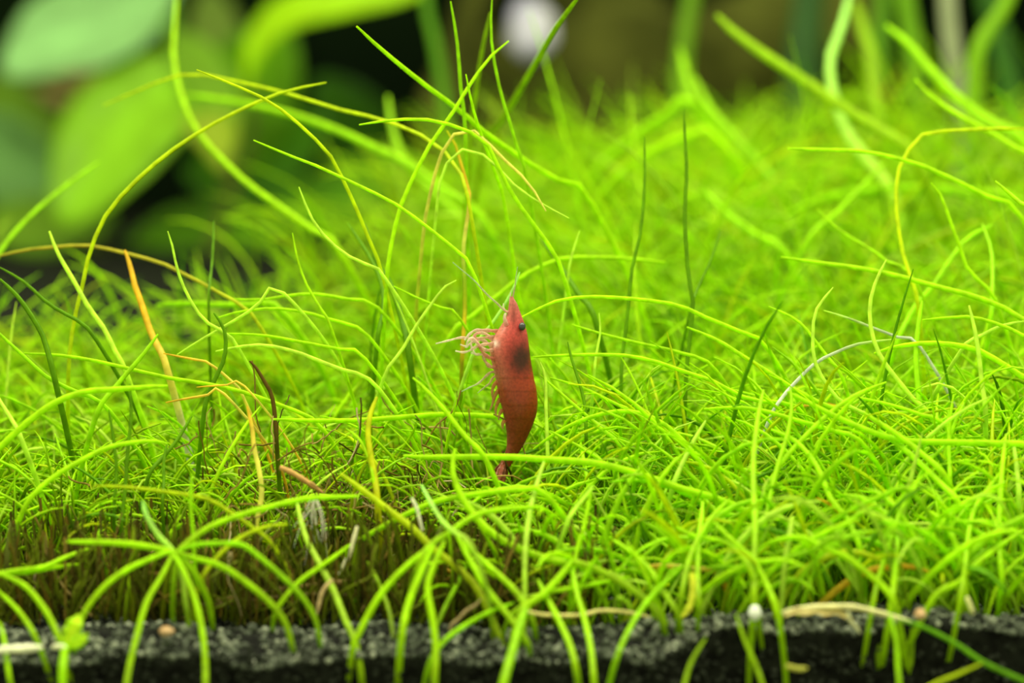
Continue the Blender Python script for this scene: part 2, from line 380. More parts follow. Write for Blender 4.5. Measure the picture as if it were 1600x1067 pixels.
TABLE = """yl|7|31,30.5|510,129 442,144 375,172 319,202 262,240 210,285 165,337 139,399 127,455 116,500 107,575|yellow-green grass blade rising from the left lawn and bowing over toward the dark gap
yl|6|33.5,30.5|161,165 187,154 240,131 277,118 319,117 375,129 442,144 533,172 604,189 675,221 717,266 735,330|longest yellow-green blade arching high across the two broad leaves
yl|6|30,30.5|307,109 356,129 405,150 446,176 484,210 514,240 545,300 575,370 600,440|blade that starts beneath the high arch and drops steeply to the right
lime|10|36,34|277,-20 273,40 270,75 276,120 289,165 311,210 349,251 390,289 442,326 484,356 530,390|blurred thick blade entering from the top edge in front of the broad leaves
lime|6|30,30|396,219 450,242 502,262 533,277 582,300 623,322 664,352 698,379 720,397 745,440|thin bright blade slanting down to the right below the high arch
green|8|34,33|154,253 112,283 67,319 22,364 -10,410 -40,480|soft blade curving up from the left edge below the broad leaf
pink|6|32,31|-10,402 37,391 86,386 131,383 169,389 210,399 255,412 285,427 319,444 352,464 400,500|pinkish yellow blade arched low over the left edge of the lawn
pale|6|30,30|467,292 487,341 517,379 560,410 600,432|pale short blade tip pointing up, left of center under the slanting blades
pale|6|30,30|262,361 270,387 277,421 292,459 315,496 337,513 370,540|pale wavy blade standing upright over the left lawn
lime|5|30.2,30|457,364 465,406 480,447 498,477 520,520|thin upright blade leaning right, just right of the pale wavy blade
dark|5|31.5,31|334,345 333,385 330,425 326,480|dark thin vertical blade above the left lawn
lime|9|30,32.5|557,41 589,71 634,109 675,141 720,174 750,201 788,229 833,259 870,281 920,310|bright straight blade slanting down across the dark gap behind
green|7|30.5,31|704,2 713,56 717,97 720,139 726,187 728,250|upright blade reaching the top edge, left of the pale stone
green|6|30.5,31|769,-5 767,49 773,101 784,150 799,199 810,236 825,290|upright blade reaching the top edge just left of the pale stone
olive|8|32,33|766,20 754,75 747,120 741,161 735,215|blurred olive blade behind the upright pair at the top center
lime|7|30.5,30.5|795,64 765,90 735,131 705,180 675,221 649,270 627,319 617,355 610,390 604,440|straight blade rising to the right and ending below the pale stone
olive|10|30.5,35|908,-10 870,41 852,71 829,112 803,157 780,195 755,240|olive blade crossing in front of the pale stone
lime|7|30,30.5|561,195 600,189 642,186 683,189 720,201 754,216 769,240 788,281 818,330 852,375 880,430|blade with its tip level on the left, hooking down past the top center
lime|6|30,31|728,116 737,161 750,206 770,260 790,330|short pointed blade tip rising through the crossing of the top center blades
cream|6|30.2,30.8|853,330 833,296 807,266 777,240 748,208 716,205 690,240 672,305 660,380|pale yellow blade hanging with its tip down, above the shrimp
pale|5|30.2,30.5|889,341 844,317 807,292 780,264 748,238 714,236 692,270 682,330|thin pale blade hanging beside the pale yellow one, above the shrimp
with|7|31,30.5|698,204 713,229 720,255 726,275 735,311 732,330 724,390 726,440 726,496 722,560|withered orange blade hanging straight down above and left of the shrimp
green|14|38,37|606,150 612,195 627,240 649,270 690,311 740,370|blurred thick blade with a blunt tip, left of the top center blades
green|13|37,35|290,148 375,160 460,180 533,206 582,229 630,251 700,300 760,350|blurred broad blade running to the right under the high arch
dark|6|31,30.6|1007,214 1007,281 1002,356 992,400 987,425 979,507 972,560 970,620|dark thin upright blade right of center, the left one of the two
dark|7|31,30.6|1069,170 1070,214 1073,270 1070,337 1075,425 1083,474 1079,519 1073,575 1070,640|dark thin upright blade right of center, the longer right one of the two
dark|5|31.5,31|1126,360 1111,406 1090,451 1075,500|short dark blade leaning right beside the long dark upright one
pale|5|31,31|906,360 895,394 888,430|short pale fleck of a blade above and right of the shrimp
oliv2|20|37,36|1120,24 1149,52 1190,82 1235,112 1276,139 1306,161 1343,184 1374,204 1430,250|wide blurred blade slanting down from the dark wood at upper right
mint|18|38,37|1330,-20 1325,0 1314,45 1299,82 1297,120 1306,161 1325,210 1347,240 1366,262 1400,320|pale mint blade bent like a bow at the upper right
oliv2|26|42,41|1335,0 1350,50 1362,100 1368,160 1372,240|broad blurred olive blade beside the mint bow
green|18|37,36|1385,40 1422,71 1460,116 1493,150 1531,180 1553,195 1610,235|wide blurred blade slanting down at the far upper right
lime|10|33.5,33|1430,124 1463,157 1508,186 1553,210 1600,240 1650,270|bright blade with a sharp edge under the wide one at the far upper right
lime|8|31,31.5|1231,232 1291,234 1343,236 1396,246 1441,259 1486,279 1542,307 1600,345|bright blade lying level and drooping right, upper right lawn
yl|7|32,31|1630,204 1600,202 1553,201 1497,204 1448,208 1426,225 1407,259 1402,274 1400,315 1405,364 1411,397 1420,425 1435,480|blade rising upright then bent sharply level at the far right
lime|7|31,31|1454,285 1471,307 1486,349 1500,385 1512,421 1535,444 1560,480|slim blade curving down right of the sharply bent one
green|13|37,36|1190,364 1231,334 1283,311 1328,300 1385,294 1441,294 1516,300 1600,320|blurred long arch in the upper right lawn
green|9|35,34|1385,251 1343,296 1305,335 1260,380|blurred blade crossing the long arch at the upper right
green|12|36,35|1102,300 1141,337 1182,367 1230,400|blurred short blade slanting down right of the dark upright pair
lime|5|32,31.5|1276,326 1313,360 1373,397 1388,410 1430,440|fine blade slanting down below the long blurred arch
lime|10|30.3,30|1555,283 1575,300 1600,322 1640,360|thick crisp blade tip at the right edge below the bent one
green|16|40,39|885,360 905,310 935,262 970,228 1010,200 1050,175 1085,160|blurred bright arch behind the dark upright pair, outermost one
lime|15|39,38|915,350 940,305 975,265 1020,235 1070,215 1120,215|blurred bright arch behind the dark upright pair, inner one
green|18|41,40|1062,75 1075,130 1090,175 1120,215 1150,260 1180,310|blurred upright cone of leaf at the end of the bright arches
green|15|39,38|1085,120 1110,170 1150,215 1190,260 1230,320|blurred blade falling right from the top of the cone
dark|8|29.8,29.8|334,489 349,511 353,537 349,564 337,590 326,616 318,650|dark hook shaped blade standing in the left lawn
brown|8|29.6,29.6|390,564 396,569 403,579 412,594 424,616 429,646 432,690|withered brown tipped blade in the left lawn
yelor|9|29,28.6|386,635 394,669 397,699 405,736 409,772 401,817 397,851 392,890|upright yellowed blade with an orange tip over the brown root litter
orwh|12|31,30.3|195,391 204,417 210,444 221,474 234,515 243,535 251,549 262,580|orange blade fading to white, standing in the left lawn
orange|5|29.9,29.9|255,552 285,558 311,563 326,567 360,594 380,620|thin orange blade lying level beside the dark hook
orange|5|29.5,29.5|259,629 289,623 322,618 350,615|short orange blade lying lowest in the left lawn
orange|4|29.6,29.6|307,605 330,603 352,602 385,606|tiny orange blade piece below the dark hook
lime|7|30,29.6|37,552 94,555 150,564 206,577 262,590 319,599 375,611 442,635 500,665|long straight blade crossing the left lawn from the left edge
pale|6|30.2,30|277,554 319,528 356,507 400,480 440,455|bright thin blade rising right in front of the dark hook
lime|6|30.4,30.4|341,496 375,487 424,482 472,487 517,500 580,530|bright arched blade, middle of the three level arches left of the shrimp
lime|6|30.8,30.6|366,467 409,468 450,462 487,459 533,466 600,490|bright arched blade, topmost of the three level arches left of the shrimp
lime|6|30.2,30|352,521 412,524 469,534 525,545 570,560|bright straight blade below the three arches left of the shrimp
pale|7|30,29.9|337,549 379,541 420,540 469,552 506,567 533,577 590,605|arched blade with a whitish lower half, left of the shrimp
green|7|30,29.8|-15,505 0,522 37,556 75,590 112,609 170,640|blade falling to the right from the left edge
dark|7|30.5,30.2|0,418 37,440 75,474 105,492 150,530|dark blade slanting down near the left edge, the upper one
dark|10|30,29.8|0,436 30,466 60,511 71,537 85,590|dark thick blade slanting down near the left edge, the lower one
pale|9|30.6,30.2|77,361 90,395 116,440 139,481 161,511 180,549 200,590|pale blade slanting down behind the tall yellow-green one at left
pale|9|29.4,29|-8,612 5,635 19,657 35,690|short bright blade at the left edge
lime|11|28.8,28.8|262,603 225,605 169,609 131,612 82,631 37,665 0,699 -50,750|thick bright blade reaching in from the left edge
lime|9|28.7,28.4|262,693 240,689 210,691 169,699 124,721 79,749 40,790|arched blade with its tip right, over the dark left lawn front
green|9|29.5,29.2|247,522 225,552 202,579 180,605 150,650|short stout mid green blade leaning right in the left lawn
green|11|33,32|244,477 285,474 337,476 390,477 440,485|blurred level blade behind the dark hook
lime|9|29.2,30.7|427,655 487,657 544,657 600,654 675,648 720,648 784,652 840,665|bright level blade pointing left, ending beside the shrimp abdomen
yellow|11|28.9,28.4|589,620 579,646 575,676 579,710 587,755 590,790|upright yellow-green blade standing over the brown root litter
lime|6|28.8,28.5|540,669 562,687 577,721 585,760|small curved blade crossing the upright yellow-green one
lime|13|28.2,27|711,701 707,734 717,768 739,802 773,836 818,860 870,877 908,881 945,896 983,918 1016,944 1033,968|long S shaped blade sweeping from below the shrimp tail to the soil
yl|13|28.3,27|532,740 577,774 611,800 645,826 675,856 702,877 739,911 758,944 780,993 792,1027|thick yellow-green blade running down from the brown litter to the soil
pale|11|28.2,26.8|463,777 469,810 480,845 499,880 520,920 540,970 556,1005 563,1045|pale tipped blade bending down to the soil in front of the brown litter
lime|9|28,27|124,881 75,888 37,894 0,896 -50,910|level blade with its tip right, left edge, lower of the pair
lime|9|28,27|142,856 101,871 67,886 0,897 -50,925|level blade with its tip right, left edge, upper of the pair
lime|11|27.2,26.7|0,896 37,914 64,944 82,974 97,1012|blade arching down into the plantlet at the lower left
lime|9|27.3,26.7|-10,918 0,926 30,956 56,997|blade falling to the cream runner at the lower left
lime|8|26.8,26.4|-6,970 0,975 7,1004 15,1061|short blade in the lower left corner
green|7|27.8,27.6|300,738 298,791 302,836 304,880|thin straight upright blade above the starry plant
yl|7|28,27.7|146,759 195,761 255,768 322,779 356,798 390,821 425,850|thin yellowish blade drooping right above the starry plant
lime|8|27.5,27.2|545,852 533,862 502,884 465,911 435,948|blade leaning left into the soil right of the starry plant
yl|8|27.7,27.3|450,819 412,824 371,843 337,873 315,905|small yellow-green arch right of the starry plant
mint|8|27.9,26.9|658,757 668,776 690,813 711,832 735,850|bluish blade tip at the hub right of center
lime|11|27.6,26.8|711,830 735,877 765,926 795,963 822,1001|blade from the hub down to the soil, left of its pair
lime|11|27.8,27|711,832 743,866 780,899 810,929 830,965|blade from the hub down to the soil, right of its pair
pale|10|28.3,26.9|850,721 840,753 829,794 822,843 820,884 820,937 818,990|upright pale tipped blade below and right of the shrimp tail
lime|12|28.8,28.3|630,712 645,714 720,714 795,714 855,718 927,723 983,736 1035,753 1066,764 1122,780 1180,810|long level blade crossing in front of the shrimp tail
lime|10|28.2,28|500,885 533,862 589,828 638,802 683,783 743,772 803,766 850,770|long low arch running up to the right under the shrimp tail
pale|8|28,27.8|927,759 913,778 900,794 885,820|short pale blade leaning right, right of the shrimp tail
lime|8|28,27.6|923,768 918,795 912,824 902,858 895,900|upright short blade beside the short pale one
lime|8|27.6,27|986,901 945,909 900,918 852,926 825,941 800,960|low blade reaching right just above the soil at center
lime|13|27.4,26.9|893,875 885,888 852,926 822,948 805,985|stout short blade leaning right above the soil at center
lime|11|27.4,26.5|840,905 852,929 870,963 889,1004 900,1045|blade falling right to the soil front at center, left one
lime|10|27.5,26.4|893,877 900,922 912,963 923,1012 928,1064|blade falling right to the soil front at center, right one
lime|10|27.8,27|957,843 990,866 1017,892 1035,922 1058,956|curved blade ending in the soil beside the yellow curl
green|9|27.2,26.7|803,942 758,959 713,986 690,1006 672,1035|blade leaning left to the soil, below the center hub
green|8|27.8,27.3|735,870 717,907 694,952 683,978|dim blade leaning left behind the center hub
green|9|27.4,26.4|1066,885 1020,929 990,971 964,1027|blade leaning left in front of the soil right of center
green|16|27,26.3|822,950 810,985 800,1020 785,1075|stout dim stalk at the soil front below the shrimp
olive|8|27.9,27|574,877 593,914 608,956 615,997|dim olive blade falling right behind the center hub legs
orange|9|27.8,27.8|998,887 1031,884 1066,886 1086,889 1115,892|short orange blade lying level in the right front lawn
lime|10|28.6,27.6|1572,678 1566,734 1563,779 1561,839 1565,900|pale upright blade near the right edge
pale|10|28.8,28.4|1583,687 1586,710 1589,736 1592,780|short pale blade at the right edge beside the upright one
lime|9|28.4,27|1566,734 1546,761 1523,794 1514,832 1508,884 1500,940|blade curving down left from the upright one near the right edge
lime|11|27.8,27|1600,828 1561,854 1523,884 1497,911 1460,933|blade leaning left down to the soil near the right edge
lime|9|28,27|1437,749 1411,791 1396,828 1381,877 1370,914 1362,956|slender blade leaning right over the tan dead leaf
lime|11|27.8,26.9|1400,813 1402,854 1398,899 1392,950|stout upright blade right of the tan dead leaf
lime|8|29,28.6|1482,640 1482,667 1483,716 1484,760|short straight upright blade at right
lime|11|28.9,28.2|1373,671 1415,704 1445,731 1471,757 1500,790|thick diagonal blade in the right lawn
lime|11|28.6,26.9|1193,609 1186,642 1180,687 1177,723 1178,779 1180,824 1178,892 1178,940|long upright blade through the crowded hub at right
lime|8|28.9,28|1235,605 1237,635 1231,676 1216,725 1205,768 1195,820|upright blade right of the long upright one at the right hub
lime|9|29.2,28.2|1385,597 1336,618 1291,650 1253,687 1223,721 1201,760 1185,800|long blade rising right from the crowded hub at right
lime|10|28.8,27.8|1205,671 1238,686 1265,712 1283,742 1298,779 1325,813 1345,860|arched blade falling right beyond the crowded hub
green|9|27.9,27.5|1253,843 1291,821 1340,791 1377,776 1420,765|level blade rising right over the dead leaf area
lime|11|27.5,26.9|1190,854 1216,843 1253,839 1283,854 1321,869 1351,892 1385,922 1400,950|low arched blade above the tan dead leaf
green|9|27.6,27.2|1103,886 1171,884 1216,875 1268,860 1310,840|low level blade reaching left above the white bead
lime|9|28,27|1141,779 1115,805 1092,839 1075,880 1065,930|blade leaning right from the small right hub, inner one
lime|9|28,27|1098,783 1096,810 1092,839 1090,890 1092,940|upright blade of the small right hub
lime|9|28,27|1045,815 1066,829 1092,839 1133,847 1160,870 1175,900|blade crossing level through the small right hub
lime|10|27.5,26.8|1115,815 1145,845 1175,873 1197,911 1216,963|blade falling right to the soil beside the white bead
dgreen|9|26.7,26.1|1403,967 1448,982 1497,1008 1535,1034 1600,1064 1660,1090|dark green blade drooping right before the black soil face
yl|7|26.3,26|1535,1036 1497,1053 1463,1067 1430,1090|yellowish blade in the bottom right before the black soil
olive|8|26.6,26.2|1150,960 1165,1004 1182,1042 1195,1085|dim olive blade before the black soil below the white bead
olive|8|26.5,26.2|1103,997 1088,1020 1076,1045 1066,1085|dim olive blade leaning left before the black soil
green|9|26.6,26.2|1390,960 1400,1000 1403,1040 1406,1085|dim green blade before the black soil, under the stout one
lime|9|31,30.4|1220,402 1276,410 1343,419 1403,431 1460,447 1516,461 1565,479 1600,500 1650,530|long bright blade crossing the upper right lawn
lime|7|29.9,30.4|814,496 844,481 870,470 908,464 945,464 990,467 1032,472 1066,479 1107,498 1148,515 1200,545|bright arch springing to the right beside the shrimp head
lime|8|30.2,29.9|1073,511 1122,532 1160,556 1205,584 1242,609 1276,627 1330,660|long bright blade slanting down right of center
pale|7|29.8,29.4|1302,449 1280,476 1272,496 1270,526 1272,560 1287,594 1310,624 1338,641 1380,665|pale bow shaped blade at right, left one of the pair
pale|8|29.8,29.4|1385,406 1370,436 1360,470 1360,507 1370,545 1388,575 1415,609 1430,627 1460,660|pale bow shaped blade at right, right one of the pair
lime|6|30.3,30|1201,479 1235,494 1257,511 1280,541 1298,564 1320,600|thin arched blade just left of the pale bows
whit|6|29.9,29.6|1400,530 1343,537 1310,549 1276,566 1246,594 1220,624 1200,660|whitish see-through withered blade arching through the pale bows
whit|5|30.3,30.3|1287,485 1328,498 1366,513 1400,526 1440,545|short whitish withered blade between the pale bows
lime|7|30.2,30|1441,500 1486,496 1523,496 1572,511 1600,525 1640,545|level bright blade at the right edge of the lawn
pale|7|30.3,30|1600,502 1565,509 1531,526 1500,550|pale blade reaching right, crossing the level one at the right edge
lime|10|30,29.7|1366,552 1403,541 1456,536 1516,543 1553,560 1600,590 1650,620|thick arched blade in the right lawn below the pale bows
pale|9|29.9,29.6|1514,477 1523,515 1529,552 1535,605 1540,650|pale upright blade at right
green|8|32,31|1535,350 1548,387 1551,425 1550,459 1548,500|soft upright blade near the right edge
green|9|32.5,31.5|1553,350 1512,372 1482,410 1460,444 1433,474 1418,500 1400,540|soft blade leaning right behind the crossing at right
green|10|30.5,30|1441,470 1435,507 1431,560 1435,612 1438,660|mid green upright blade right of the pale bows
lime|7|29.9,29.7|833,558 882,555 938,554 983,556 1028,566 1073,582 1111,594 1145,612 1171,624 1201,629 1250,640|bright level blade springing right from behind the shrimp back
lime|8|29.2,28.9|1100,639 1141,637 1186,640 1246,657 1298,672 1350,695|low arch with a blunt tip in the right lawn
pale|9|29,28.6|1103,657 1085,687 1066,725 1050,765|short pale blade leaning right beside the blunt arch
lime|7|29,28.7|1490,616 1484,661 1483,717 1484,770|straight upright blade at right above its short twin
lime|7|29.2,29|1336,620 1385,631 1433,646 1480,670|thin blade falling right below the pale bows
lime|11|28.9,28.5|1230,612 1328,661 1403,687 1478,691 1553,693 1620,705|broad sweeping blade running level to the right edge
lime|11|28.8,28.4|1350,645 1403,680 1441,710 1480,750|thick diagonal blade under the broad sweeping one
dark|6|29.9,29.6|887,534 893,560 904,594 914,635 916,690|dark thin upright blade right of the shrimp back
pale|7|29.8,29.5|844,566 852,590 853,635 855,687 856,730|pale thin upright blade close behind the shrimp back
pale|6|30.2,30|713,438 694,449 675,474 649,511 627,549 600,590|bright thin blade rising right toward the withered orange one
lime|5|30.4,30.3|615,447 649,464 683,479 720,500|short thin blade left of the shrimp antennae
lime|8|29.6,29.2|833,702 870,676 908,657 953,644 994,644 1032,659 1066,687 1095,725|bright arch springing right from the shrimp tail
lime|6|29.4,29.2|859,673 900,695 940,720 965,745|thin blade falling right below the shrimp back
pale|5|30.1,30|936,489 938,519 932,552 928,590|short pale upright blade right of the shrimp head
mint|6|30.3,30.2|812,425 807,440 788,477 765,511 740,550|pale minty blade slanting behind the shrimp head
lime|8|32,31.4|1039,410 983,404 927,402 878,404 844,417 810,436 773,466 735,496 700,530|long soft arch passing above the shrimp head
lime|6|30.4,30.2|893,507 938,521 1002,537 1066,552 1120,580|thin straight blade right of the shrimp carapace
dark|10|32,31|845,375 865,400 904,459 930,500|blurred dark blade slanting above and right of the shrimp
dark|11|31.4,30.6|570,350 589,410 612,447 630,507 640,560|dark blade slanting left of the shrimp, right one of the pair
dark|8|31.4,30.6|544,350 578,402 597,447 599,489 590,530|dark blade slanting left of the shrimp, left one of the pair
lime|6|29.8,29.5|844,586 900,635 940,670 970,700|thin blade slanting down from the shrimp back
lime|6|30,29.7|859,590 908,605 960,630 1010,660|thin blade running right from the shrimp back
lime|9|28.9,28.6|645,590 657,601 690,635 725,680 760,720|stout blade slanting down toward the shrimp tail
dark|7|28.9,28.6|203,600 205,650 200,700 196,760 190,820|dark upright blade among the shaded left stems, longest of those
dark|6|29.1,28.8|262,688 256,720 256,750 254,790|short dark upright blade above the starry plant, left
dark|7|29.3,29|300,650 275,690 250,720 232,745|dark blade leaning right above the starry plant
dark|6|29,28.8|170,640 178,690 182,740 178,800|dark upright blade left of the longest dark one in the shaded stems
"""
for line in TABLE.strip().splitlines():
    key, wd, dd, pts, label = line.split('|')
    dt, db = [float(a) for a in dd.split(',')]
    pts = [tuple(float(a) for a in p.split(',')) for p in pts.split()]
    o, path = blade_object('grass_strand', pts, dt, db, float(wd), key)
    tag(o, label, 'grass blade', 'single grass blades of the lawn')

# plants whose hub and leaves can be told apart
def grass_plant(label, hub, dh, leaves):
    base = unproject(hub[0], hub[1], dh)
    root = empty('grass_plant', Vector((base[0], base[1], float(ground(base[0], base[1])))))
    org = np.array(root.location[:])
    for key, wd, dt, db, pts in leaves:
        blade_object('blade', pts, dt, db, wd, key, root, origin=org)
    tag(root, label, 'grass plant', 'starry grass plants at the front of the lawn')
    return root
grass_plant('starry grass plant with eight spreading blades at lower left', (270, 862), 27.2, [
    ('mint', 10, 27.4, 27.2, [(223, 783), (229, 806), (247, 836), (270, 862), (284, 900), (290, 940)]),
    ('lime', 11, 27.3, 27.2, [(105, 846), (142, 847), (180, 848), (225, 853), (270, 864), (300, 890)]),
    ('lime', 10, 27.2, 26.8, [(275, 858), (240, 871), (202, 888), (169, 911), (142, 941), (127, 967), (118, 992)]),
    ('lime', 10, 27.1, 26.2, [(272, 862), (251, 903), (229, 941), (214, 993), (202, 1042), (196, 1085)]),
    ('lime', 10, 27.1, 26.2, [(268, 860), (289, 896), (307, 944), (317, 993), (321, 1040), (321, 1085)]),
    ('lime', 11, 27.2, 26.9, [(268, 860), (300, 871), (345, 884), (386, 911), (424, 944), (446, 974), (457, 1012)]),
    ('lime', 10, 28.0, 27.2, [(560, 775), (533, 776), (480, 779), (424, 791), (371, 806), (326, 824), (300, 843), (280, 862), (272, 900)]),
    ('green', 9, 27.2, 26.9, [(275, 862), (307, 851), (349, 849), (379, 851), (409, 873), (439, 899), (469, 929), (491, 963), (499, 997)]),
])
grass_plant('starry grass plant with four blades at its hub, front center', (672, 854), 27.1, [
    ('lime', 11, 27.2, 26.8, [(680, 850), (664, 860), (623, 896), (589, 937), (559, 993), (552, 1012)]),
    ('lime', 12, 27.2, 26.7, [(678, 850), (657, 896), (638, 944), (627, 1000)]),
    ('lime', 12, 27.2, 26.5, [(695, 845), (687, 862), (672, 899), (668, 922), (677, 974), (681, 1016), (679, 1064)]),
    ('lime', 10, 27.9, 27.1, [(850, 792), (803, 794), (758, 800), (728, 813), (702, 832), (672, 852), (655, 880)]),
])

# --- the lawn as it stands behind and between: every blade a tube with its own bend
def shrimp_zone(px, py):
    cx = np.interp(py, [440, 520, 600, 690, 760], [800, 795, 805, 805, 790])
    hw = np.interp(py, [440, 480, 520, 560, 700, 760], [16, 34, 75, 62, 36, 22])
    return (np.abs(px - cx) < hw) & (py > 440) & (py < 745)

def lawn_blades(n, seed, xr, yr, near=False):
    g = np.random.default_rng(seed)
    y = yr[0] + (yr[1] - yr[0]) * g.uniform(0, 1, n)
    half = 0.205 * (y + 30) + 1.2
    x = g.uniform(-1, 1, n) * half if xr is None else g.uniform(xr[0], xr[1], n)
    # clumped planting
    x = x + 0.12 * np.sin(5 * x + 3 * y); y = y + 0.12 * np.sin(4 * y - 5 * x)
    left = 1 - smooth(-0.9, 1.3, x)
    front = -2.95 + 0.5 * left + 0.22 * np.sin(x * 2.1) + 0.15 * np.sin(x * 5.3 + 2)
    px0 = x / (y + 30) * F_PX + 800
    back = np.interp(px0, [-100, 250, 480, 700, 1000, 1300, 1700], [6, 6, 8, 15, 24, 25, 25])
    keep = (y > front) & (y < back)
    # thin patch with brown litter, left of center
    gap = np.exp(-(((x + 1.75) / 1.0) ** 2 + ((y + 0.9) / 1.0) ** 2))
    keep &= g.uniform(0, 1, n) > 0.72 * gap
    keep &= (y > -1.4) | (g.uniform(0, 1, n) < 1 - 0.55 * left)
    keep &= (y > -1.9) | (g.uniform(0, 1, n) < 0.5)
    x, y, left = x[keep], y[keep], left[keep]
    n = len(x)
    S = 11
    Hc = np.interp(y, [-3, -1.5, 0, 2, 5, 8, 15, 30], [1.05, 1.2, 1.32, 1.25, 1.65, 2.4, 2.3, 1.6])
    Hc = Hc * np.interp(x / (y + 30) * F_PX + 800, [0, 300, 700, 1000, 1600], [0.72, 0.72, 0.84, 1.0, 1.06])
    Lg = Hc * np.where(y < -1.6, g.uniform(0.9, 1.9, n), g.uniform(1.1, 2.35, n))
    tall = (g.uniform(0, 1, n) < 0.02) & (y < 7)
    Lg = np.where(tall, Lg * 1.45, Lg)
    az0 = np.where(g.uniform(0, 1, n) < 0.5, g.choice([0.0, math.pi], n) + g.normal(0, 0.6, n), g.uniform(0, 2 * math.pi, n))
    el0 = np.radians(np.where(y < -1.7, g.uniform(48, 88, n), g.uniform(62, 90, n)))
    el1 = np.radians(np.clip(g.normal(-8, 30, n), -65, 65))
    el1 = np.where(tall, np.radians(g.uniform(5, 65, n)), el1)
    # short upright stems along the left front, under the overhanging canopy
    lf = (g.uniform(0, 1, n) < left) & (y < -1.35)
    el0 = np.where(lf, np.radians(g.uniform(72, 90, n)), el0)
    el1 = np.where(lf, np.radians(g.uniform(40, 88, n)), el1)
    Lg = np.where(lf, Hc * g.uniform(0.4, 1.65, n), Lg)
    daz = g.normal(0, 0.45, n)
    pw = g.uniform(0.9, 2.2, n)
    s = np.linspace(0, 1, S)[None]
    el = el0[:, None] + (el1 - el0)[:, None] * s ** pw[:, None]
    az = az0[:, None] + daz[:, None] * s + 0.13 * np.sin(s * 5 + az0[:, None] * 3)
    st = (Lg / (S - 1))[:, None]
    dx, dy, dz = st * np.cos(el) * np.cos(az), st * np.cos(el) * np.sin(az) * 0.8, st * np.sin(el)
    P = np.stack([x[:, None] + np.cumsum(dx, 1) - dx, y[:, None] + np.cumsum(dy, 1) - dy, np.cumsum(dz, 1) - dz], -1)
    P[..., 2] += ground(x, y)[:, None] - 0.05
    P[..., 2] = np.maximum(P[..., 2], ground(P[..., 0], P[..., 1]) - 0.06)
    # keep the shrimp's spot free
    px, py, d = project(P.reshape(-1, 3))
    bad = (shrimp_zone(px, py) & (d < 30.3)).reshape(n, S).any(1)
    touch = ((px > 715) & (px < 850) & (py > 440) & (py < 760) & (np.abs(d - 29.7) < 0.3)).reshape(n, S).any(1)
    tooclose = (P[..., 1] < edge_y(P[..., 0]) - 0.5).any(1)
    ok = ~(bad | touch | tooclose)
    P, x, y, tall, left = P[ok], x[ok], y[ok], tall[ok], left[ok]
    n = len(P)
    far = smooth(4, 14, y)
    r = g.uniform(0.012, 0.029, n) * (1 + 0.55 * far) * (1 + 0.45 * (1 - smooth(-2.6, -1.2, y)))
    u = np.linspace(1, 0, S)[None]
    R = r[:, None] * np.interp(u, [0, 0.05, 0.3, 0.8, 1], [0.25, 0.6, 1, 1, 0.8])
    keys = ['lime', 'green', 'yl', 'pale', 'olive', 'dgreen', 'orange']
    pal = np.array([PIG[k] for k in keys])
    ci = g.choice(len(keys), n, p=[.47, .27, .09, .085, .045, .037, .003])
    c = pal[ci] * g.uniform(0.82, 1.1, n)[:, None]
    c = np.where((lf[ok] & (g.uniform(0, 1, n) < 0.62))[:, None], c * np.array([0.5, 0.42, 1.0]), c)   # decaying olive stems, darkened further to paint in their shade
    # old stem bases: olive, and brown at left front: decay, plus shade painted in
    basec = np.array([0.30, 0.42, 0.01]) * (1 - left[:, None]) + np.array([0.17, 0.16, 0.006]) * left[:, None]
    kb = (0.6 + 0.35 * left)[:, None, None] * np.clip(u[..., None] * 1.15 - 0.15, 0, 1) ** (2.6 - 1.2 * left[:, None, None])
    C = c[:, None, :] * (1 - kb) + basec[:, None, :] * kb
    return P, R, np.clip(C, 0, 0.95), g.uniform(0, 6.28, n), ci

groups = [lawn_blades(2700, 1, (-6.6, 6.6), (-3, 0)), lawn_blades(4600, 2, None, (0, 6)), lawn_blades(6500, 3, None, (6, 31))]
P = np.concatenate([a[0] for a in groups]); R = np.concatenate([a[1] for a in groups])
C = np.concatenate([a[2] for a in groups]); RO = np.concatenate([a[3] for a in groups])
KI = np.concatenate([a[4] for a in groups])
N_SINGLE = 300 - len(TABLE.strip().splitlines())
